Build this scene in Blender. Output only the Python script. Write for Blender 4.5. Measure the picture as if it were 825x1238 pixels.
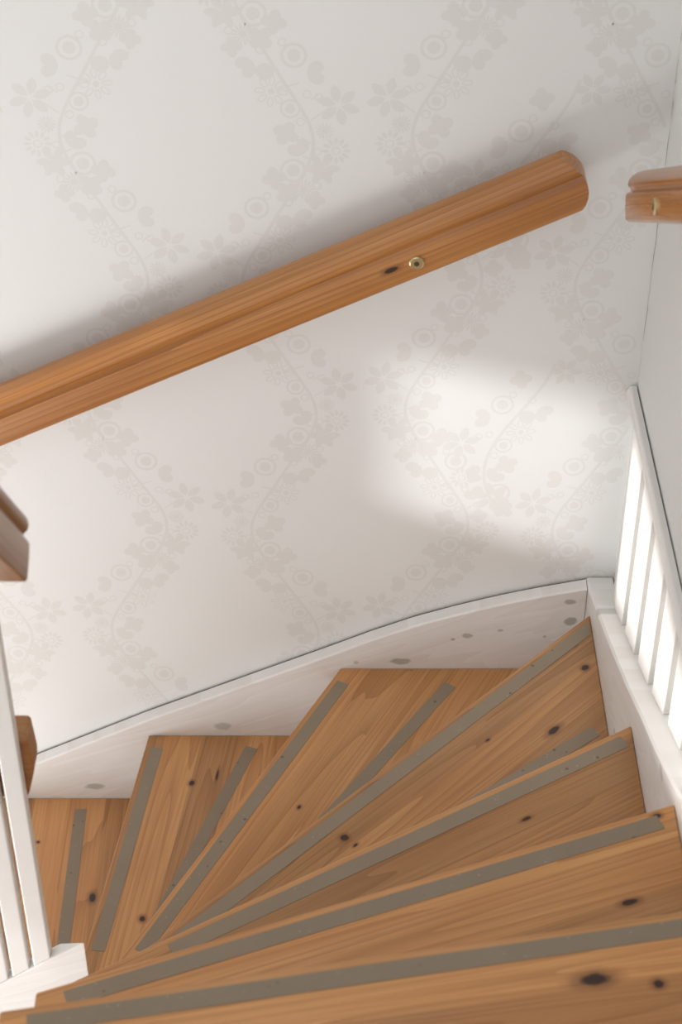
import bpy, bmesh, math, random
from mathutils import Vector, Matrix
random.seed(7)
S = bpy.context.scene
C = S.collection
for o in list(bpy.data.objects):
    bpy.data.objects.remove(o)

# ------------------------------------------------------------------ camera
EYE = 3.845                       # height of the lens above the lower floor
cd = bpy.data.cameras.new('camera')
cam = bpy.data.objects.new('camera', cd); C.objects.link(cam)
cam.location = (0, 0, EYE)
cam.rotation_euler = (math.radians(90 - 38.793), 0, 0)
cd.sensor_fit = 'VERTICAL'; cd.sensor_height = 36; cd.sensor_width = 36; cd.lens = 63.97
cd.clip_start = 0.05
cd.dof.use_dof = True; cd.dof.focus_distance = 3.3; cd.dof.aperture_fstop = 5.6
S.camera = cam

# ------------------------------------------------------------------ light
w = bpy.data.worlds.new('daylight'); S.world = w; w.use_nodes = True
bg = w.node_tree.nodes['Background']
bg.inputs[0].default_value = (0.96, 0.98, 1.0, 1); bg.inputs[1].default_value = 1.02

def look(o, d):
    o.rotation_euler = Vector(d).to_track_quat('-Z', 'Y').to_euler()

SUN = Vector((0.96, -0.03, -0.28))
sd = bpy.data.lights.new('sun', 'SUN'); so = bpy.data.objects.new('sun', sd); C.objects.link(so)
sd.energy = 4.5; sd.angle = math.radians(1.5); sd.color = (1, 0.985, 0.95)
so.location = (-4, -2, 6); look(so, SUN)

def area(name, loc, d, sx, sy, power, col):
    l = bpy.data.lights.new(name, 'AREA'); l.shape = 'RECTANGLE'; l.size = sx; l.size_y = sy
    l.energy = power; l.color = col
    o = bpy.data.objects.new(name, l); C.objects.link(o); o.location = loc; look(o, d)
    return o
# added spot through a shaped opening, makes the bright patch on the papered wall
pd_ = bpy.data.lights.new('wall_patch_spot', 'SPOT'); po = bpy.data.objects.new('wall_patch_spot', pd_); C.objects.link(po)
pd_.energy = 1000; pd_.spot_size = math.radians(24); pd_.spot_blend = .3; pd_.shadow_soft_size = .04; pd_.color = (.97, .99, 1)
po.location = (-4.3, -.17, EYE - .62); look(po, (.82, .51, -.256))
# added area light, standing in for light rising from the lower left
area('low_left_fill', (-1.7, 1.2, 0.62), (0.75, 0.62, 0.42), 1.0, 0.8, 40, (0.97, 0.99, 1.0))

S.view_settings.view_transform = 'Standard'; S.view_settings.look = 'None'
S.view_settings.exposure = 0.1; S.view_settings.gamma = 1
S.view_settings.use_curve_mapping = False

# ------------------------------------------------------------------ helpers
def obj(name, bm, mats, parent=None, smooth=False):
    me = bpy.data.meshes.new(name)
    bmesh.ops.recalc_face_normals(bm, faces=bm.faces)
    bm.to_mesh(me); bm.free()
    if not isinstance(mats, (list, tuple)): mats = [mats]
    for m in mats: me.materials.append(m)
    if smooth:
        for p in me.polygons: p.use_smooth = True
    o = bpy.data.objects.new(name, me); C.objects.link(o)
    if parent: o.parent = parent
    return o

def thing(name, label, cat, loc, group=None):
    o = bpy.data.objects.new(name, None); C.objects.link(o)
    o.empty_display_size = 0.1
    o.location = loc; o['label'] = label; o['category'] = cat
    if group: o['group'] = group
    return o

def struct(name, bm, m, label, cat, **k):
    o = obj(name, bm, m, **k); o['kind'] = 'structure'; o['label'] = label; o['category'] = cat
    return o

def bevel(bm, wdt, seg=2):
    bmesh.ops.remove_doubles(bm, verts=bm.verts, dist=1e-6)
    es = [e for e in bm.edges if len(e.link_faces) == 2 and e.calc_face_angle(0) > 0.6]
    bmesh.ops.bevel(bm, geom=es, offset=wdt, segments=seg, affect='EDGES', profile=0.5)

def box(bm, x0, x1, y0, y1, z0, z1):
    v = [bm.verts.new((x, y, z)) for z in (z0, z1) for y in (y0, y1) for x in (x0, x1)]
    for f in ((0, 2, 3, 1), (4, 5, 7, 6), (0, 1, 5, 4), (2, 6, 7, 3), (0, 4, 6, 2), (1, 3, 7, 5)):
        bm.faces.new([v[i] for i in f])
    return v

def prism(bm, bottom, top):
    """solid between two loops of equal length"""
    a = [bm.verts.new(p) for p in bottom]; b = [bm.verts.new(p) for p in top]
    n = len(a)
    for i in range(n):
        bm.faces.new((a[i], a[(i + 1) % n], b[(i + 1) % n], b[i]))
    bm.faces.new(a[::-1]); bm.faces.new(b)

def boxbm(*a, bev=0.0, seg=2):
    bm = bmesh.new(); box(bm, *a)
    if bev: bevel(bm, bev, seg)
    return bm

def cylinder(bm, c, axis, r, h, n=20, dome=0.0):
    axis = Vector(axis).normalized()
    q = axis.to_track_quat('Z', 'Y').to_matrix()
    rings = [(r, 0), (r, h * .6), (r * .82, h)] if dome else [(r, 0), (r, h)]
    L = []
    for rr, hh in rings:
        L.append([bm.verts.new(Vector(c) + q @ Vector((rr * math.cos(2 * math.pi * i / n), rr * math.sin(2 * math.pi * i / n), hh))) for i in range(n)])
    for a, b in zip(L, L[1:]):
        for i in range(n):
            bm.faces.new((a[i], a[(i + 1) % n], b[(i + 1) % n], b[i]))
    bm.faces.new(L[0][::-1]); bm.faces.new(L[-1])

# ------------------------------------------------------------------ materials
def newmat(name, col=(0.8, 0.8, 0.8), rough=0.5, spec=0.5, metal=0.0):
    m = bpy.data.materials.new(name); m.use_nodes = True
    b = m.node_tree.nodes['Principled BSDF']
    b.inputs['Base Color'].default_value = (*col, 1)
    b.inputs['Roughness'].default_value = rough
    b.inputs['Specular IOR Level'].default_value = spec
    b.inputs['Metallic'].default_value = metal
    return m, m.node_tree, b

class G:
    """tiny node-graph writer"""
    def __init__(s, nt): s.nt = nt
    def n(s, t, ins=None, **props):
        x = s.nt.nodes.new(t)
        for k, v in props.items(): setattr(x, k, v)
        for k, v in (ins or {}).items():
            if isinstance(v, bpy.types.NodeSocket): s.nt.links.new(v, x.inputs[k])
            else: x.inputs[k].default_value = v
        return x
    def math(s, op, a, b=0.0, c=0.0):
        return s.n('ShaderNodeMath', {0: a, 1: b, 2: c}, operation=op).outputs[0]
    def vmath(s, op, a, b=(0, 0, 0)):
        x = s.n('ShaderNodeVectorMath', {0: a, 1: b}, operation=op)
        return x.outputs['Value'] if op in ('LENGTH', 'DISTANCE') else x.outputs[0]
    def mix(s, f, a, b, blend='MIX'):
        x = s.n('ShaderNodeMix', data_type='RGBA', blend_type=blend)
        for i, v in ((0, f), (6, a), (7, b)):
            if isinstance(v, bpy.types.NodeSocket): s.nt.links.new(v, x.inputs[i])
            else: x.inputs[i].default_value = v if not isinstance(v, tuple) or len(v) == 4 else (*v, 1)
        return x.outputs[2]
    def rng(s, v, a, b, c=0.0, d=1.0, smooth=True):
        return s.n('ShaderNodeMapRange', {0: v, 1: a, 2: b, 3: c, 4: d}, interpolation_type='SMOOTHSTEP' if smooth else 'LINEAR').outputs[0]

def wood(name, base, dark, light, knots=(), seed=0.0, board=0.075, rough=0.38, axis=0, knotcol=(0.035, 0.012, 0.006), tone=0.55, grain=1.0, stretch=.38):
    """varnished pine, grain along the local axis; knots = (x, y, rx, ry) in the part's own metres"""
    m, nt, b = newmat(name, base, rough)
    g = G(nt)
    tc = g.n('ShaderNodeTexCoord').outputs['Object']
    sep = g.n('ShaderNodeSeparateXYZ', {0: tc})
    order = {0: (0, 1, 2), 1: (0, 2, 1)}[axis]
    X, Y, Z = (sep.outputs[i] for i in order)
    p = g.n('ShaderNodeCombineXYZ', {0: X, 1: Y, 2: Z}).outputs[0]
    bidx = g.math('FLOOR', g.math('DIVIDE', g.math('ADD', Y, seed * .37 + 9.0), board))
    wn = g.n('ShaderNodeTexWhiteNoise', {'W': g.math('ADD', bidx, seed * 13.7)}, noise_dimensions='1D').outputs[0]
    off = g.n('ShaderNodeCombineXYZ', {0: g.math('MULTIPLY', wn, 17.0), 1: g.math('MULTIPLY', wn, 3.0), 2: seed}).outputs[0]
    pp = g.vmath('ADD', p, off)
    # growth rings: stretched noise used as a field, then banded
    fld = g.n('ShaderNodeTexNoise', {'Vector': g.vmath('MULTIPLY', pp, (stretch, 9.0, 9.0)), 'Scale': 1.0, 'Detail': 1.5, 'Roughness': 0.4}).outputs[0]
    band = g.math('FRACT', g.math('MULTIPLY', fld, 24.0 * grain))
    band = g.math('POWER', band, 2.8)
    fine = g.n('ShaderNodeTexNoise', {'Vector': g.vmath('MULTIPLY', pp, (5.0, 330.0, 330.0)), 'Scale': 1.0, 'Detail': 3.0}).outputs[0]
    blot = g.n('ShaderNodeTexNoise', {'Vector': g.vmath('MULTIPLY', pp, (3.0, 11.0, 11.0)), 'Scale': 1.0, 'Detail': 2.0}).outputs[0]
    col = g.mix(g.rng(blot, .3, .7), base, light)
    col = g.mix(g.math('MULTIPLY', band, tone), col, dark)
    col = g.mix(g.math('MULTIPLY', g.rng(fine, .35, .75), .42), col, dark)
    sh = g.rng(wn, 0, 1, .70, 1.12, smooth=False)
    col = g.vmath('MULTIPLY', col, g.n('ShaderNodeCombineXYZ', {0: sh, 1: sh, 2: sh}).outputs[0])
    if knots:
        wob = g.n('ShaderNodeTexNoise', {'Vector': g.vmath('MULTIPLY', p, (60, 60, 60)), 'Scale': 1.0, 'Detail': 2.0}).outputs[0]
        for kx, ky, rx, ry in knots:
            dlt = g.vmath('MULTIPLY', g.vmath('SUBTRACT', p, (kx, ky, 0)), (1 / rx, 1 / ry, 0))
            d = g.math('ADD', g.vmath('LENGTH', dlt), g.math('MULTIPLY', g.math('SUBTRACT', wob, .5), .8))
            col = g.mix(g.rng(d, 2.4, .9, 0, .65), col, (.20, .075, .024))
            col = g.mix(g.rng(d, 1.15, .7), col, knotcol)
    nt.links.new(col, b.inputs['Base Color'])
    bp = g.n('ShaderNodeBump', {'Strength': .06, 'Distance': .002, 'Height': g.math('ADD', fine, band)})
    nt.links.new(bp.outputs[0], b.inputs['Normal'])
    b.inputs['Coat Weight'].default_value = .12; b.inputs['Coat Roughness'].default_value = .25
    return m

def whitewash(name, knots=(), plane='xz', seed=0.0):
    """thin white glaze over pine, grey-green knots ghosting through; knots in world metres of the given plane"""
    m, nt, b = newmat(name, (.8, .78, .75), .42)
    g = G(nt)
    tc = g.n('ShaderNodeTexCoord').outputs['Object']
    sep = g.n('ShaderNodeSeparateXYZ', {0: tc})
    i, j = {'xz': (0, 2), 'yz': (1, 2), 'yx': (1, 0), 'zx': (2, 0)}[plane]
    U, V = sep.outputs[i], sep.outputs[j]
    # boards run with the stair's slope
    V2 = g.math('SUBTRACT', V, g.math('MULTIPLY', U, .42 if plane == 'xz' else (-.5 if plane == 'yz' else 0)))
    p = g.n('ShaderNodeCombineXYZ', {0: U, 1: V, 2: seed}).outputs[0]
    p2 = g.n('ShaderNodeCombineXYZ', {0: U, 1: V2, 2: seed}).outputs[0]
    fld = g.n('ShaderNodeTexNoise', {'Vector': g.vmath('MULTIPLY', p2, (1.5, 11, 1)), 'Scale': 1.0, 'Detail': 2.0}).outputs[0]
    band = g.math('FRACT', g.math('MULTIPLY', fld, 9.0))
    fine = g.n('ShaderNodeTexNoise', {'Vector': g.vmath('MULTIPLY', p2, (12, 260, 1)), 'Scale': 1.0, 'Detail': 2.0}).outputs[0]
    col = g.mix(g.math('MULTIPLY', band, .55), (.86, .84, .82), (.78, .735, .69))
    col = g.mix(g.math('MULTIPLY', g.rng(fine, .4, .8), .25), col, (.74, .69, .64))
    wob = g.n('ShaderNodeTexNoise', {'Vector': g.vmath('MULTIPLY', p, (70, 70, 1)), 'Scale': 1.0, 'Detail': 2.0}).outputs[0]
    for kx, ky, rx, ry, s in knots:
        dlt = g.vmath('MULTIPLY', g.vmath('SUBTRACT', p, (kx, ky, seed)), (1 / rx, 1 / ry, 0))
        d = g.math('ADD', g.vmath('LENGTH', dlt), g.math('MULTIPLY', g.math('SUBTRACT', wob, .5), 1.0))
        col = g.mix(g.rng(d, 1.3, .75, 0, s), col, (.40, .39, .345))
    nt.links.new(col, b.inputs['Base Color'])
    bp = g.n('ShaderNodeBump', {'Strength': .05, 'Distance': .002, 'Height': fine})
    nt.links.new(bp.outputs[0], b.inputs['Normal'])
    return m

def paint(name, col, rough=.6, scale=60.0, bump=.05, var=.03):
    m, nt, b = newmat(name, col, rough)
    g = G(nt)
    tc = g.n('ShaderNodeTexCoord').outputs['Object']
    n = g.n('ShaderNodeTexNoise', {'Vector': tc, 'Scale': scale, 'Detail': 4.0}).outputs[0]
    c = g.mix(n, tuple(x * (1 - var) for x in col), tuple(min(1, x * (1 + var)) for x in col))
    nt.links.new(c, b.inputs['Base Color'])
    bp = g.n('ShaderNodeBump', {'Strength': bump, 'Distance': .002, 'Height': n})
    nt.links.new(bp.outputs[0], b.inputs['Normal'])
    return m

def strip_material():
    m, nt, b = newmat('antislip_grit', (.25, .2, .15), .62)
    g = G(nt)
    tc = g.n('ShaderNodeTexCoord').outputs['Object']
    n = g.n('ShaderNodeTexNoise', {'Vector': tc, 'Scale': 900.0, 'Detail': 2.0}).outputs[0]
    n2 = g.n('ShaderNodeTexNoise', {'Vector': tc, 'Scale': 14.0, 'Detail': 3.0}).outputs[0]
    sp = g.n('ShaderNodeTexVoronoi', {'Vector': tc, 'Scale': 70.0}).outputs[0]
    c = g.mix(n, (.195, .148, .098), (.315, .248, .178))
    c = g.mix(g.math('MULTIPLY', n2, .5), c, (.325, .258, .18))
    c = g.mix(g.rng(sp, .12, .04, 0, .45), c, (.58, .53, .45))
    sp2 = g.n('ShaderNodeTexVoronoi', {'Vector': g.vmath('ADD', tc, (3.1, 1.7, 0.4)), 'Scale': 31.0}).outputs[0]
    c = g.mix(g.rng(sp2, .13, .05, 0, .6), c, (.07, .05, .03))
    nt.links.new(c, b.inputs['Base Color'])
    bp = g.n('ShaderNodeBump', {'Strength': .25, 'Distance': .001, 'Height': n})
    nt.links.new(bp.outputs[0], b.inputs['Normal'])
    return m

PB, PD, PL = (.57, .268, .092), (.33, .130, .038), (.65, .336, .128)
M_WALL = paint('wallpaper_ground', (.80, .79, .775), .55, 240, .04, .012)
M_MOTIF = paint('wallpaper_print', (.752, .738, .715), .42, 240, .03, .012)
M_SIDE = paint('grey_white_paint', (.70, .70, .68), .6, 120, .05, .02)
M_CRACK = newmat('dark_crack', (.24, .21, .17), .9)[0]
M_WHITE = paint('white_glazed_wood', (.80, .775, .745), .4, 30, .03, .03)
M_FLOOR = wood('lower_floor_pine', PB, PD, PL, seed=31, board=.12)
M_STRIP = strip_material()
M_BRASS = newmat('brass', (.62, .50, .28), .32, metal=1.0)[0]
M_SLOT = newmat('brass_recess', (.10, .08, .04), .6, metal=.6)[0]
HB, HD, HL = (.40, .165, .045), (.23, .078, .018), (.48, .215, .066)

# ------------------------------------------------------------------ setting
XR, YB = 0.528, 2.667             # right wall plane, wallpapered wall plane
Z0, Z1 = 0.0, EYE + 1.15
bm = bmesh.new(); box(bm, -2.35, XR + .12, -1.6, YB + .12, -.12, 0)
struct('floor', bm, M_FLOOR, 'lower pine floor at the foot of the stairs', 'floor')
bm = bmesh.new(); box(bm, XR, XR + .12, -1.6, YB, Z0, Z1)
# hairline crack where the paper meets this wall
random.seed(3)
zc = Z0 + 1.9
pts = []
while zc < Z1 - .2:
    pts.append((zc, (.0003 + .0016 * random.random() ** 3), random.uniform(-.0035, .0035))); zc += random.uniform(.01, .03)
for (za, wa, oa), (zb, wb, ob) in zip(pts, pts[1:]):
    if random.random() < .25: continue
    vs = [bm.verts.new((XR - .0004, YB - .007 + o + s * w_, z)) for z, w_, o, s in ((za, wa, oa, -1), (za, wa, oa, 1), (zb, wb, ob, 1), (zb, wb, ob, -1))]
    bm.faces.new(vs).material_index = 1
struct('wall_right', bm, [M_SIDE, M_CRACK], 'plain grey-white painted wall beside the slatted panel', 'wall')

# left wall of the stairwell with openings added to shape the sun and spot beams: columns of wall left out between a sill and a head
OPEN = [(0.79, 0.87, EYE - 1.53, EYE - 1.53, EYE - 1.40),      # y0, y1, sill at y0, sill at y1, head
        (0.975, 1.185, EYE - 1.35, EYE - 1.335, EYE - 1.14),
        (1.70, 2.64, EYE - 1.075, EYE - 1.46, EYE - 1.06)]      # raked sill, shaped to keep the sun beam off the right stringer
bm = bmesh.new(); y = -1.6
for y0, y1, s0, s1, hd in OPEN:
    box(bm, -2.35, -2.25, y, y0, Z0, Z1)
    prism(bm, [(-2.35, y0, Z0), (-2.25, y0, Z0), (-2.25, y1, Z0), (-2.35, y1, Z0)], [(-2.35, y0, s0), (-2.25, y0, s0), (-2.25, y1, s1), (-2.35, y1, s1)])
    box(bm, -2.35, -2.25, y0, y1, hd, Z1)
    y = y1
box(bm, -2.35, -2.25, y, YB, Z0, Z1)
struct('wall_left', bm, M_SIDE, 'white wall with added light-shaping openings on the far left of the stairwell', 'wall')
for k, (y0, y1, s0, s1, hd) in enumerate(OPEN):  # frames around the openings added to shape the light
    bm = bmesh.new()
    box(bm, -2.24, -2.20, y0 - .03, y1 + .03, hd, hd + .03)
    prism(bm, [(-2.24, y0 - .03, s0 - .03), (-2.20, y0 - .03, s0 - .03), (-2.20, y1 + .03, s1 - .03), (-2.24, y1 + .03, s1 - .03)],
          [(-2.24, y0 - .03, s0), (-2.20, y0 - .03, s0), (-2.20, y1 + .03, s1), (-2.24, y1 + .03, s1)])
    box(bm, -2.24, -2.20, y0 - .03, y0, s0, hd); box(bm, -2.24, -2.20, y1, y1 + .03, s1, hd)
    struct('light_opening_%d' % (k + 1), bm, M_WHITE, 'white frame around an added light-shaping opening in the left stairwell wall', 'light_opening')

# --- wallpapered wall: ground plus printed garlands, all in one mesh
bm = bmesh.new(); box(bm, -2.35, XR + .12, YB, YB + .12, Z0, Z1)
layer = [0]
def W(x, z):
    return (x, YB - .00003 - .000001 * layer[0], z + EYE)
def poly(pts):
    layer[0] = (layer[0] + 1) % 100
    pts = [p for p in pts]
    if any(p[0] > XR - .004 for p in pts): return
    try:
        f = bm.faces.new([bm.verts.new(W(*p)) for p in pts]); f.material_index = 1
    except ValueError: pass
def ell(cx, cz, rx, rz, a=0.0, n=12):
    ca, sa = math.cos(a), math.sin(a)
    poly([(cx + rx * math.cos(t) * ca - rz * math.sin(t) * sa, cz + rx * math.cos(t) * sa + rz * math.sin(t) * ca) for t in (2 * math.pi * i / n for i in range(n))])
def annul(cx, cz, rx, rz, wd, a=0.0, n=16):
    ca, sa = math.cos(a), math.sin(a)
    layer[0] = (layer[0] + 1) % 100
    if cx + rx > XR - .004: return
    def ring(q): return [bm.verts.new(W(cx + (rx - q) * math.cos(t) * ca - (rz - q) * math.sin(t) * sa, cz + (rx - q) * math.cos(t) * sa + (rz - q) * math.sin(t) * ca)) for t in (2 * math.pi * i / n for i in range(n))]
    A, B = ring(0), ring(wd)
    for i in range(n):
        bm.faces.new((A[i], A[(i + 1) % n], B[(i + 1) % n], B[i])).material_index = 1
def petal(cx, cz, a, r0, r1, wd):
    d = (math.cos(a), math.sin(a)); q = (-d[1], d[0])
    P = [(r0, 0), (r0 + .25 * (r1 - r0), .75), (r0 + .55 * (r1 - r0), 1), (r0 + .85 * (r1 - r0), .6), (r1, 0)]
    L = [(cx + d[0] * r + q[0] * wd * s, cz + d[1] * r + q[1] * wd * s) for r, s in P]
    R = [(cx + d[0] * r - q[0] * wd * s, cz + d[1] * r - q[1] * wd * s) for r, s in P[1:-1]]
    poly(L + R[::-1])
def motif(kind, x, z, r, a):
    r *= 1.16
    if kind == 'star':
        for i in range(6): petal(x, z, a + i * math.pi / 3, r * .12, r, r * .24)
    elif kind == 'ring':
        annul(x, z, r, r, r * .22); ell(x, z, r * .5, r * .5)
    elif kind == 'o':
        annul(x, z, r, r, r * .32, n=10)
    elif kind == 'disc':
        ell(x, z, r, r * .95)
    elif kind == 'clover':
        for i in range(4): ell(x + r * .5 * math.cos(a + i * math.pi / 2), z + r * .5 * math.sin(a + i * math.pi / 2), r * .52, r * .45, a + i * math.pi / 2, 10)
        ell(x, z, r * .3, r * .3, n=8)
    elif kind == 'open':
        for i in range(8):
            t = a + i * math.pi / 4
            annul(x + r * .66 * math.cos(t), z + r * .66 * math.sin(t), r * .34, r * .2, r * .09, t, 10)
        ell(x, z, r * .2, r * .2, n=8)
    elif kind == 'burst':
        for i in range(14): petal(x, z, a + i * math.pi / 7, r * .3, r, r * .1)
        ell(x, z, r * .34, r * .34, n=10)
    elif kind == 'daisy':
        for i in range(12): petal(x, z, a + i * math.pi / 6, r * .42, r, r * .14)
        annul(x, z, r * .32, r * .32, r * .1, n=10)
    elif kind == 'heart':
        for s in (-1, 1):
            t = a + s * .52
            petal(x, z, t, 0, r * 1.15, r * .42)
            ell(x + r * .72 * math.cos(t), z + r * .72 * math.sin(t), r * .42, r * .4, t, 10)
DEC = [('clover', .056, .206, .018, .2), ('o', .044, .173, .0065, 0), ('ring', .026, .151, .0185, 0), ('heart', .006, .121, .023, 3.1),
       ('star', -.044, .066, .031, .3), ('o', -.013, .08, .0065, 0), ('o', .006, .085, .0065, 0), ('open', .063, .09, .024, .1),
       ('ring', .033, .06, .0145, 0), ('o', .017, .037, .007, 0), ('clover', .041, .0165, .019, .5), ('burst', -.022, .02, .014, 0),
       ('heart', .012, -.020, .022, .9), ('daisy', -.04, -.0145, .021, 0), ('o', -.01, -.016, .006, 0), ('heart', -.008, -.062, .022, 2.2),
       ('ring', .03, -.05, .019, 0), ('o', -.009, -.078, .0065, 0), ('clover', .041, -.09, .018, .8), ('clover', -.005, -.105, .015, .1),
       ('burst', .105, .186, .017, 0), ('heart', .090, .140, .022, -.6), ('disc', .072, .124, .013, 0), ('o', .079, .161, .007, 0),
       ('star', .135, .223, .026, 0)]
P, A0 = .540, .059
for k in range(-6, 7):
    cx = -.392 + .285 * k
    if cx < -1.6 or cx > .75: continue
    zph = -1.365 + (-.283 + P if k % 2 else 0)
    # the stem
    n = 40
    for j in range(-5, 5):
        prev = None
        for i in range(n + 1):
            zz = zph + P * (j + i / n); th = 2 * math.pi * i / n
            xx = cx - A0 * math.cos(th) - .012 * math.cos(3 * th) * .3
            cur = (xx, zz)
            if prev and max(prev[0], cur[0]) < XR - .006:
                dx, dz = cur[0] - prev[0], cur[1] - prev[1]; l = math.hypot(dx, dz); q = (-dz / l * .0028, dx / l * .0028)
                f = bm.faces.new([bm.verts.new(W(a_ + s * q[0], b_ + s * q[1])) for a_, b_, s in ((*prev, -1), (*cur, -1), (*cur, 1), (*prev, 1))]); f.material_index = 1
            prev = cur
        for kind, dx, dz, r, a in DEC:
            motif(kind, cx - A0 + dx, zph + P * j + dz, r, a)
            motif(kind, cx + A0 - dx, zph + P * (j + .5) + dz, r, math.pi - a)
        # little stalks
        for s in (1, -1):
            zz = zph + P * (j + (0 if s > 0 else .5))
            for (ax, az), (bx, bz) in (((0, .04), (-.03, .062)), ((.001, .075), (-.012, .085)), ((0, .0), (.03, .004)), ((0, -.03), (.014, -.024)), ((.018, .105), (.055, .092)), ((0, -.04), (-.012, -.055))):
                x0, x1 = cx - s * A0 + s * ax, cx - s * A0 + s * bx
                l = math.hypot(x1 - x0, bz - az); q = (-(bz - az) / l * .0013, (x1 - x0) / l * .0013)
                poly([(x0 + q[0], zz + az + q[1]), (x1 + q[0], zz + bz + q[1]), (x1 - q[0], zz + bz - q[1]), (x0 - q[0], zz + az - q[1])])
# the next drop of paper hangs a quarter repeat lower: one more left-bowed spray by the corner
for zc_ in (-1.508, -2.048, -2.588, -.968):
    xm = .264; prev = None
    for i in range(25):
        u_ = -.10 + .34 * i / 24
        cur = (xm + A0 - A0 * math.cos(2 * math.pi * u_ / P), zc_ + u_)
        if prev and max(prev[0], cur[0]) < XR - .006:
            dx, dz = cur[0] - prev[0], cur[1] - prev[1]; l = math.hypot(dx, dz); q = (-dz / l * .0028, dx / l * .0028)
            f = bm.faces.new([bm.verts.new(W(a_ + s * q[0], b_ + s * q[1])) for a_, b_, s in ((*prev, -1), (*cur, -1), (*cur, 1), (*prev, 1))]); f.material_index = 1
        prev = cur
    for kind, dx, dz, r, a in DEC:
        if kind != 'burst': motif(kind, xm + dx, zc_ + dz, r, a)
me = bpy.data.meshes.new('wall_back'); bm.normal_update(); bm.to_mesh(me); bm.free()
me.materials.append(M_WALL); me.materials.append(M_MOTIF)
wb = bpy.data.objects.new('wall_back', me); C.objects.link(wb)
wb['kind'] = 'structure'; wb['label'] = 'wall papered with pale cream floral garlands'; wb['category'] = 'wall'

# ------------------------------------------------------------------ staircase
stair = thing('winder_staircase', 'winding open pine staircase with grey anti-slip strips and whitewashed stringers', 'staircase', (0.0, 1.7, 0.0))
SX, SY = 0.0, 1.7                 # children are written in world metres and shifted here
def sub(o):
    o.location = o.location - Vector((SX, SY, 0)); return o

ZT = {k: -2.895 + .19 * i for i, k in enumerate('ABCDEFGH')}
XI, YF = .4742, 2.6318            # inner faces of the two outer stringers
def line(p, q): return Vector((p[0], p[1])), Vector((q[0], q[1]))
# nosing lines: outer end -> inner end
NOSE = {'A': line((-.800, YF), (-.800, 1.722)), 'B': line((-.396, 2.632), (-.471, 2.06)), 'C': line((-.001, 2.632), (-.374, 1.922)),
        'D': line((.477, 2.583), (-.293, 1.812)), 'E': line((.477, 2.101), (-.282, 1.652)), 'F': line((.474, 1.757), (-.389, 1.436)),
        'G': line((.474, 1.423), (-.392, 1.269)), 'H': line((.474, 1.10), (-.392, 1.08)), 'I': line((.474, .83), (-.392, .83))}
REAR = {'A': line((-.562, 2.6), (-.557, 2.252)), 'B': line((-.195, 2.601), (-.331, 2.22)), 'C': line((.205, 2.592), (-.034, 2.246)),
        'D': line((0.444, 2.282), (0.323, 2.190)), 'E': line((.440, 1.93), (.1, 1.77)), 'F': line((.44, 1.57), (.1, 1.49)),
        'G': line((.44, 1.255), (.1, 1.235)), 'H': line((.44, .97), (.1, .965))}
def clip(poly_, p, n):            # keep (x-p).n >= 0
    out = []
    for i, a in enumerate(poly_):
        b = poly_[(i + 1) % len(poly_)]
        da, db = (a - p).dot(n), (b - p).dot(n)
        if da >= 0: out.append(a)
        if (da < 0) != (db < 0): out.append(a + (b - a) * (da / (da - db)))
    return out
KN = {'A': [(-.612, 2.50, .006, .004), (-.47, 2.28, .012, .006)], 'B': [(-.285, 2.44, .007, .006), (-.392, 2.145, .007, .008)],
      'C': [(.06, 2.38, .005, .004)], 'D': [], 'E': [], 'F': [], 'G': [], 'H': []}
KN.update({'A': [(-0.628, 2.51, 0.004, 0.004), (-0.5, 2.365, 0.014, 0.008)], 'B': [(-0.299, 2.499, 0.008, 0.006), (-0.369, 2.16, 0.008, 0.007), (-0.249, 2.521, 0.016, 0.003)], 'C': [(-0.077, 2.264, 0.006, 0.004)], 'D': [(0.435, 2.495, 0.007, 0.005), (0.451, 2.435, 0.01, 0.007), (0.006, 2.025, 0.008, 0.008), (0.378, 2.274, 0.018, 0.007), (0.259, 2.25, 0.006, 0.003), (0.024, 2.009, 0.006, 0.003)], 'E': [(0.287, 1.898, 0.01, 0.004), (0.166, 1.958, 0.006, 0.003)], 'F': [(0.446, 1.734, 0.008, 0.005), (0.39, 1.581, 0.014, 0.006)], 'G': [(0.295, 1.313, 0.024, 0.01), (0.37, 1.307, 0.008, 0.007)], 'H': []})
tones = {'A': 1.02, 'B': .97, 'C': .95, 'D': .90, 'E': .94, 'F': .97, 'G': 1.05, 'H': 1.0}
keys = 'ABCDEFGH'
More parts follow.
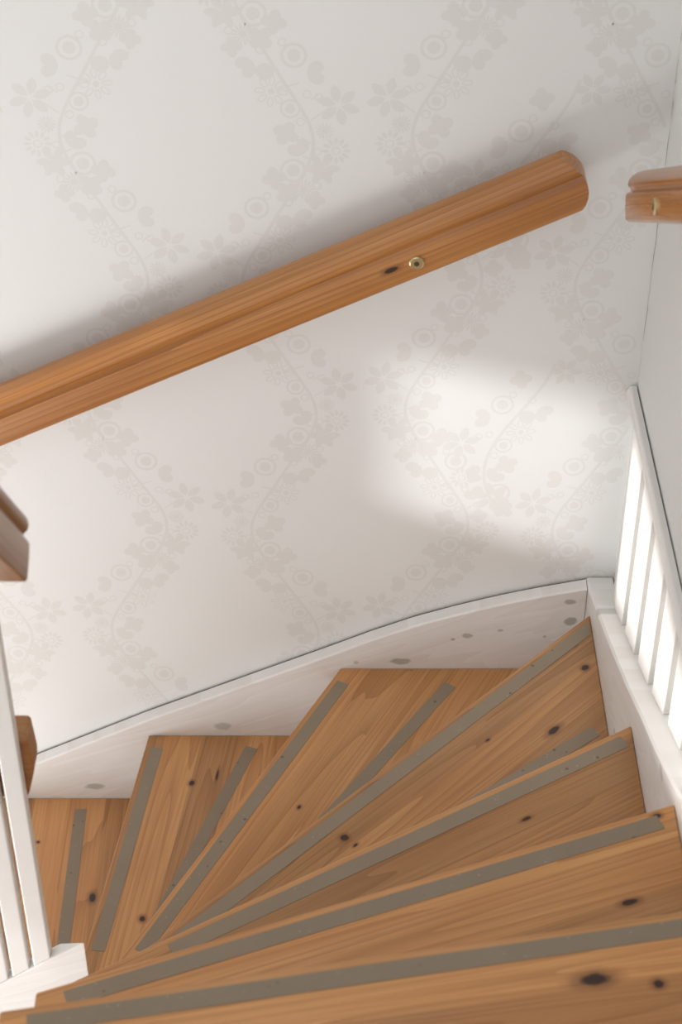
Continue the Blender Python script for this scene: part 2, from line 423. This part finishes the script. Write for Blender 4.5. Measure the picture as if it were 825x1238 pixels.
for i, k in enumerate(keys):
    a, b = NOSE[k]
    d = (b - a).normalized()                      # towards the inner end
    back = Vector((-d.y, d.x))                    # towards the riser behind (uphill)
    nxt = NOSE['ABCDEFGHI'[i + 1]]
    if back.dot((nxt[0] + nxt[1]) / 2 - (a + b) / 2) < 0: back = -back
    d2 = (nxt[1] - nxt[0]).normalized(); b2 = Vector((-d2.y, d2.x))
    if b2.dot((a + b) / 2 - (nxt[0] + nxt[1]) / 2) > 0: b2 = -b2
    pl = [Vector((-3, -3)), Vector((3, -3)), Vector((3, 5)), Vector((-3, 5))]
    pl = clip(pl, a, back)
    pl = clip(pl, nxt[0] + b2 * .045, -b2)
    pl = clip(pl, Vector((XI, 0)), Vector((-1, 0)))
    pl = clip(pl, Vector((0, YF)), Vector((0, -1)))
    if k in 'AB': pl = clip(pl, Vector((0, 1.722)), Vector((0, 1)))
    elif k in 'CD': pl = clip(pl, Vector((-.372, 1.722)), Vector((.75, .66)))
    else: pl = clip(pl, Vector((-.392, 0)), Vector((1, 0)))
    cen = sum(pl, Vector((0, 0))) / len(pl)
    ang = math.atan2(-d.y, -d.x)                  # local x runs along the nosing, inner end -> outer end
    R = Matrix.Rotation(-ang, 2)
    loc = lambda v: R @ (v - cen)
    if k in KN:
        kn = []
        for x_, y_, rx, ry in KN[k]:
            q = loc(Vector((x_, y_))); kn.append((q.x, q.y, rx * .85, ry * .85))
    t = tones[k]
    m = wood('pine_tread_' + k.lower(), tuple(c * t for c in PB), tuple(c * t for c in PD), tuple(c * t for c in PL), kn, seed=3.1 * i + 1.3)
    bm = bmesh.new()
    prism(bm, [(*loc(p), -.04) for p in pl], [(*loc(p), 0) for p in pl])
    bevel(bm, .0025, 2)
    tr = obj('tread', bm, m, stair)
    tr.location = (cen.x - SX, cen.y - SY, ZT[k] + EYE); tr.rotation_euler = (0, 0, ang)
    tr['label'] = 'honey pine tread with knots'
    # the two grit strips
    def strip(p, q, wd, side):
        dd = (q - p).normalized(); nn = Vector((-dd.y, dd.x))
        if nn.dot(side) < 0: nn = -nn
        s4 = [p, q, q + nn * wd, p + nn * wd]
        inner = pl
        cc = s4
        # stay inside the tread
        for u in range(len(inner)):
            e0, e1 = inner[u], inner[(u + 1) % len(inner)]
            nrm = Vector((-(e1 - e0).y, (e1 - e0).x)).normalized()
            if nrm.dot(cen - e0) < 0: nrm = -nrm
            cc = clip(cc, e0 + nrm * .004, nrm)
            if not cc: return
        sb = bmesh.new()
        prism(sb, [(*loc(v), -.0005) for v in cc], [(*loc(v), .0009) for v in cc])
        so_ = obj('anti_slip_strip', sb, M_STRIP, tr); so_['label'] = 'grey-brown gritty strip'
    p0 = a + back * .011 + d * (.034 if k != 'D' else .026)
    strip(p0, b + back * .011 - d * .03, .0255, back)
    if k not in 'ABCD': continue
    r0, r1 = REAR[k]; rd = (r1 - r0).normalized()
    strip(r0, r0 + rd * .78, .0255, back)

# outer stringer on the papered wall: top edge rises to the corner in a gentle curve
def smoothline(pts, x):
    for (x0, y0), (x1, y1) in zip(pts, pts[1:]):
        if x0 <= x <= x1: return y0 + (y1 - y0) * (x - x0) / (x1 - x0)
    return pts[-1][1] if x > pts[-1][0] else pts[0][1]
TOPW = [(-1.6, -3.255), (-1.1, -3.01), (-.643, -2.794), (-.399, -2.664), (-.179, -2.557), (-.026, -2.483), (.06, -2.440), (.147, -2.401), (.230, -2.371), (.312, -2.345), (.395, -2.323), (.478, -2.304)]
STR_K = [(.119, -2.497, .018, .008, .8), (.248, -2.428, .010, .006, .75), (.220, -2.437, .004, .003, .8), (.312, -2.413, .006, .004, .6), (.444, -2.339, .010, .006, .8),
         (.448, -2.389, .012, .011, .85), (-.242, -2.679, .016, .010, .55), (-.40, -2.762, .010, .006, .8), (.40, -2.43, .003, .003, .7), (.03, -2.50, .005, .004, .55), (-.52, -2.86, .02, .008, .7)]
bm = bmesh.new()
xs = [-1.6 + i * .02 for i in range(int(2.07 / .02) + 1)] + [.4735]
fr, bk = YF + .0005, YB - .005
prev = None
for x in xs:
    zt = smoothline(TOPW, x) + EYE; zb = max(.0, zt - .46)
    cur = [bm.verts.new(v) for v in ((x, fr, zb), (x, fr, zt - .003), (x, fr + .003, zt), (x, bk - .002, zt), (x, bk, zt - .002), (x, bk, zb))]
    if prev:
        for i in range(6): bm.faces.new((prev[i], prev[(i + 1) % 6], cur[(i + 1) % 6], cur[i]))
    else: bm.faces.new(cur)
    prev = cur
bm.faces.new(prev[::-1])
# dark faces painting the shade down in the gap between board and paper
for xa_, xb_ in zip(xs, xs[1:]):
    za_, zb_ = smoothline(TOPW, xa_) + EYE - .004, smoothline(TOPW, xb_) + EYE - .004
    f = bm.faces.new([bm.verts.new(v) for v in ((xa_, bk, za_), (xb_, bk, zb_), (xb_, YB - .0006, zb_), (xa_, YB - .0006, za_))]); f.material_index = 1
M_GAP_SHADE = newmat('joint_gap_shade', (.10, .08, .06), .9)[0]
o = sub(obj('wall_stringer', bm, [whitewash('whitewash_back', [(x, z + EYE, a, b, s) for x, z, a, b, s in STR_K], 'xz', 2.0), M_GAP_SHADE], stair))
o['label'] = 'whitewashed stringer board with grey knots'
# object coordinates of this mesh are world metres because only the object is shifted

# outer stringer along the right wall
TOPR = [(.6, -1.05), (.83, -1.29), (1.1, -1.50), (1.42, -1.72), (1.60, -1.835), (1.807, -1.945), (1.919, -2.000), (2.045, -2.055), (2.104, -2.085), (2.18, -2.120), (2.315, -2.178), (2.45, -2.232), (2.612, -2.293), (2.664, -2.304)]
bm = bmesh.new(); prev = None
ysl = [.6 + i * .02 for i in range(int(2.064 / .02) + 1)] + [2.6635]
xa, xb = XI + .0005, XR - .003
for y in ysl:
    zt = smoothline(TOPR, y) + EYE; zb = max(0, zt - .44)
    cur = [bm.verts.new(v) for v in ((xa, y, zb), (xa, y, zt - .004), (xa + .004, y, zt), (xb, y, zt), (xb, y, zb))]
    if prev:
        for i in range(5): bm.faces.new((prev[i], prev[(i + 1) % 5], cur[(i + 1) % 5], cur[i]))
    else: bm.faces.new(cur)
    prev = cur
bm.faces.new(prev[::-1])
RK = [(2.515, -2.252, .016, .012, .6), (2.43, -2.36, .012, .014, .5), (2.22, -2.28, .010, .012, .5), (1.86, -1.99, .015, .008, .5), (2.0, -2.2, .010, .01, .45)]
o = sub(obj('wall_stringer', bm, whitewash('whitewash_side', [(y, z + EYE, a, b, s) for y, z, a, b, s in RK], 'yz', 5.0), stair))
o['label'] = 'whitewashed stringer board with grey knots'

# inner string of the lower flight: a board with a mitred end
bm = bmesh.new()
z_at = lambda x: -2.183 - .74 * (-.38 - x)
yf_, yb_ = 1.700, 1.7215
xe_f, xe_b = -.380, -.421
L = -1.25
bot = [(L, yf_, z_at(L) - .42 + EYE), (xe_f, yf_, z_at(xe_f) - .36 + EYE), (xe_b, yb_, z_at(xe_b) - .36 + EYE), (L, yb_, z_at(L) - .42 + EYE)]
top = [(L, yf_, z_at(L) + EYE), (xe_f, yf_, z_at(xe_f) + EYE), (xe_b, yb_, z_at(xe_b) + EYE), (L, yb_, z_at(L) + EYE)]
prism(bm, bot, top); bevel(bm, .002, 2)
o = sub(obj('inner_stringer', bm, whitewash('whitewash_inner', [(-.5, EYE - 2.45, .008, .01, .4)], 'xz', 9.0), stair))
o['label'] = 'white inner stringer with mitred end'
# inner string of the upper flight, below the tread ends
bm = bmesh.new()
q = [(.60, -1.42), (1.60, -2.15)]
prism(bm, [(-.432, .60, EYE - 1.85), (-.394, .60, EYE - 1.85), (-.394, 1.42, EYE - 2.70), (-.432, 1.42, EYE - 2.70)],
      [(-.432, .60, EYE - 1.40), (-.394, .60, EYE - 1.40), (-.394, 1.42, EYE - 2.25), (-.432, 1.42, EYE - 2.25)])
bevel(bm, .002, 2)
o = sub(obj('inner_stringer', bm, M_WHITE, stair)); o['label'] = 'white inner stringer below the upper tread ends'
# newel behind / below the turn
bm = boxbm(-.46, -.40, 1.60, 1.698, 0.0, EYE - 2.42, bev=.004)
o = sub(obj('newel_post', bm, M_WHITE, stair)); o['label'] = 'white newel at the inner turn'

# upper landing the photographer stands by
bm = bmesh.new(); box(bm, -.392, XI, -1.6, .79, ZT['H'] + EYE + .19 - .12, ZT['H'] + EYE + .19)
o = struct('floor_landing', bm, M_FLOOR, 'upper pine landing at the top of the stairs', 'floor')

# ------------------------------------------------------------------ slatted panel on the right
scr = thing('slatted_panel', 'white slatted wood panel with level cap rail on the right stringer against grey wall', 'panel', (.5165, 2.10, EYE - 2.09))
def ssub(o): o.location = o.location - Vector((.5165, 2.10, EYE - 2.09)); return o
CAPZ = -1.852
for i in range(7):
    y0 = 2.448 - .1345 * i; y1 = y0 + (.095 if i else .112)
    za, zb = smoothline(TOPR, y0), smoothline(TOPR, y1)
    if CAPZ - .022 - za < .01: break
    bm = bmesh.new(); x0, x1 = .5095, .5250
    prism(bm, [(x0, y0, za + EYE), (x1, y0, za + EYE), (x1, y1, zb + EYE), (x0, y1, zb + EYE)],
          [(x0, y0, CAPZ - .0205 + EYE), (x1, y0, CAPZ - .0205 + EYE), (x1, y1, CAPZ - .0205 + EYE), (x0, y1, CAPZ - .0205 + EYE)])
    bevel(bm, .0015, 2)
    ssub(obj('slat', bm, M_WHITE, scr))
bm = bmesh.new()
prof = [(.5255, -.020), (.5095, -.020), (.5088, -.018), (.5088, -.011), (.512, -.007), (.5135, -.002), (.516, 0), (.5255, 0)]
prism(bm, [(x, 1.66, z + CAPZ + EYE) for x, z in prof], [(x, 2.662, z + CAPZ + EYE) for x, z in prof])
ssub(obj('cap_rail', bm, M_WHITE, scr))

# ------------------------------------------------------------------ handrails
PROF = [(.000, .002), (.002, .000), (.050, .000), (.055, .004), (.0555, .010), (.0555, .046), (.054, .051), (.0495, .0535), (.0475, .0565), (.0485, .060),
        (.0515, .063), (.0525, .068), (.051, .075), (.046, .083), (.038, .089), (.028, .0925), (.016, .0935), (.006, .092), (.000, .088)]
def rail_mesh(start, axis, out, up, length, rnd=.05, profile=PROF, both=False):
    """profile swept along axis; ends rounded when seen from the side"""
    bm = bmesh.new(); s, ax, ou, u = (Vector(v) for v in (start, axis, out, up))
    ax.normalize(); ou.normalize(); u.normalize()
    hs = [p[1] for p in profile]; hc = (max(hs) + min(hs)) / 2
    prism(bm, [s + ou * n_ + u * h for n_, h in profile], [s + ou * n_ + u * h + ax * length for n_, h in profile])
    bmesh.ops.recalc_face_normals(bm, faces=bm.faces)
    ctr = s + u * hc + ax * (length - rnd)
    for k in range(-6, 7):
        t = math.radians(13 * k); nrm = ax * math.cos(t) + u * math.sin(t)
        r = bmesh.ops.bisect_plane(bm, geom=bm.verts[:] + bm.edges[:] + bm.faces[:], plane_co=ctr + nrm * rnd, plane_no=nrm, clear_outer=True, dist=1e-6)
        es = [e for e in r['geom_cut'] if isinstance(e, bmesh.types.BMEdge)]
        if es: bmesh.ops.holes_fill(bm, edges=[e for e in bm.edges if e.is_boundary], sides=0)
    return bm
def shade(o, deg=35):
    for p in o.data.polygons: p.use_smooth = True
    bm = bmesh.new(); bm.from_mesh(o.data)
    for e in bm.edges:
        if len(e.link_faces) == 2 and e.calc_face_angle(0) > math.radians(deg): e.smooth = False
    bm.to_mesh(o.data); bm.free()
def oriented(bm, base, axis, up):
    """re-express a mesh in the frame of a rail so that its grain runs along local x"""
    ax = Vector(axis).normalized(); u = Vector(up).normalized(); y = u.cross(ax)
    Rm = Matrix((ax, y, u)).transposed().to_4x4(); Rm.translation = Vector(base)
    bm.transform(Rm.inverted())
    return Rm
def screw(parent, Rm, c, n, r=.0122, hh=.004):
    bm = bmesh.new(); cylinder(bm, c, n, r, hh, 24, dome=1); bm.transform(Rm.inverted())
    s = obj('screw', bm, M_BRASS, parent, smooth=False); s['label'] = 'round brass screw head'
    bm = bmesh.new(); cylinder(bm, Vector(c) + Vector(n).normalized() * hh, n, r * .36, .0004, 16); bm.transform(Rm.inverted())
    h = obj('socket', bm, M_SLOT, s); h['label'] = 'dark screw socket'
def rail_thing(label, base, axis, up, out, length, rnd, mat, wall_gap, screws, supports, name='handrail', k=1.0):
    bm = rail_mesh(base, axis, out, up, length, rnd, [(a, b * k) for a, b in PROF])
    Rm = oriented(bm, base, axis, up)
    t = thing(name, label, 'handrail', (0, 0, 0), 'pine handrails of the stairwell'); t.matrix_world = Rm
    r = obj('rail', bm, mat, t); shade(r)
    ou = Vector(out).normalized(); u = Vector(up).normalized(); ax = Vector(axis).normalized()
    for dist, h in screws:
        screw(t, Rm, Vector(base) + ax * dist + u * h + ou * .0553, ou)
    for dist, h in supports:
        b2 = bmesh.new(); cylinder(b2, Vector(base) + ax * dist + u * h - ou * (wall_gap - .0005), ou, .009, wall_gap, 16); b2.transform(Rm.inverted())
        k_ = obj('wall_spacer', b2, M_BRASS, t); k_['label'] = 'brass spacer to the wall'
    return t

# long rail on the papered wall
ax = Vector((.986, 0, .470)).normalized(); up = Vector((-ax.z, 0, ax.x))
end = Vector((.409, 2.5165, EYE - 1.440))
Lr = 1.95
base = end - ax * Lr; base.y = 2.6255
M_R1 = wood('oiled_rail_pine', HB, HD, HL, [(Lr - .345, .034, .013, .0045)], axis=1, stretch=.12, seed=41, board=.5, rough=.3, grain=.9)
M_R2 = wood('oiled_rail_pine_side', HB, HD, HL, stretch=.12, seed=47, board=.5, rough=.22)
M_R3 = wood('oiled_rail_pine_inner', HB, HD, HL, stretch=.12, seed=53, board=.5, rough=.3)
sc = (Vector((.125, 2.57, EYE - 1.547)) - base).dot(ax)
rail_thing('long honey pine handrail sloping across the papered wall', base, ax, up, (0, -1, 0), Lr, .052, M_R1, YB - 2.6255,
           [(sc, .029)], [(sc, .033), (sc - .9, .033)])

# rail on the right wall, near the corner, rising towards the viewer
ax = Vector((0, .80, -.45)).normalized(); up = Vector((0, -ax.z, ax.y))
end = Vector((XR - .042, 2.425, EYE - 1.385))
Lr = 1.7
base = end - ax * Lr
sc = (Vector((.43, 2.199, EYE - 1.233)) - base).dot(ax)
rail_thing('pine handrail on the plain grey right wall, above the white slatted panel', base, ax, up, (-1, 0, 0), Lr, .16, M_R2, .042,
           [(sc, .022)], [(sc, .026), (sc - .9, .026)], k=.83)

# inner rail of the upper flight, ending at the left edge of the view
PROF2 = []
half = [(.030, .000), (.032, .003), (.032, .046), (.029, .051), (.0245, .0545), (.0245, .058), (.029, .062), (.031, .068), (.029, .076), (.022, .084), (.012, .088), (0, .089)]
PROF2 = [(x, z) for x, z in half] + [(-x, z) for x, z in half[::-1][1:]]
ax = Vector((0, .64, -.77)).normalized(); up = Vector((0, -ax.z, ax.y))
end = Vector((-.3965, 1.60, EYE - 1.392)); Lr = .80
base = end - ax * Lr
bm = rail_mesh(base, ax, (1, 0, 0), up, Lr, .12, PROF2); Rm = oriented(bm, base, ax, up)
t = thing('handrail', 'grooved pine handrail end coming in at the left edge, above the white balusters', 'handrail', (0, 0, 0), 'pine handrails of the stairwell'); t.matrix_world = Rm
r = obj('rail', bm, M_R3, t); shade(r)
for yy in (1.16, 1.06, .96):
    zt = (end.z) + (1.60 - yy) * .77 / .64 - .002
    zb = ZT['H'] + EYE if yy < 1.075 else ZT['G'] + EYE
    b2 = bmesh.new(); box(b2, -.41, -.385, yy - .011, yy + .011, zb, zt); b2.transform(Rm.inverted())
    k_ = obj('baluster', b2, M_WHITE, t); k_['label'] = 'white square baluster'

# lower inner balustrade: white balusters standing on the inner string, with a pine rail on the stair side
bal = thing('balustrade', 'row of white balusters standing on the white inner stringer at lower left', 'balustrade', (-.62, 1.711, EYE - 2.36))
def bsub(o): o.location = o.location - Vector((-.62, 1.711, EYE - 2.36)); return o
for i in range(6):
    x1 = -.4345 - .0345 * i; x0 = x1 - .027
    bm = bmesh.new(); ya, yb = 1.7015, 1.7205
    zt = EYE - 1.44 - .60 * (-.42 - x1)
    prism(bm, [(x0, ya, z_at(x0) + EYE), (x1, ya, z_at(x1) + EYE), (x1, yb, z_at(x1) + EYE), (x0, yb, z_at(x0) + EYE)],
          [(x0, ya, zt), (x1, ya, zt), (x1, yb, zt), (x0, yb, zt)])
    bevel(bm, .002, 2)
    bsub(obj('baluster', bm, M_WHITE, bal))
bm = bmesh.new()
capl = lambda x: EYE - 1.44 - .60 * (-.42 - x)
prism(bm, [(-.63, 1.69, capl(-.63)), (-.63, 1.732, capl(-.63)), (-.63, 1.732, capl(-.63) + .03), (-.63, 1.69, capl(-.63) + .03)],
      [(-.45, 1.69, capl(-.45) + .0), (-.45, 1.732, capl(-.45)), (-.45, 1.732, capl(-.45) + .03), (-.45, 1.69, capl(-.45) + .03)])
bsub(obj('top_rail', bm, M_WHITE, bal))
bm = bmesh.new()
rp = [(-.4275, -1.776), (-.4245, -1.781), (-.4215, -1.832), (-.4225, -1.846), (-.4335, -1.889), (-.438, -1.892), (-.475, -1.892), (-.64, -2.03), (-.64, -1.91), (-.475, -1.776)]
prism(bm, [(x, 1.7212, z + EYE) for x, z in rp], [(x, 1.768, z + EYE) for x, z in rp])
bevel(bm, .004, 2)
o = bsub(obj('side_rail', bm, wood('side_rail_pine', HB, HD, HL, stretch=.12, seed=61, board=.5), bal)); o['label'] = 'pine rail end behind the white balusters'
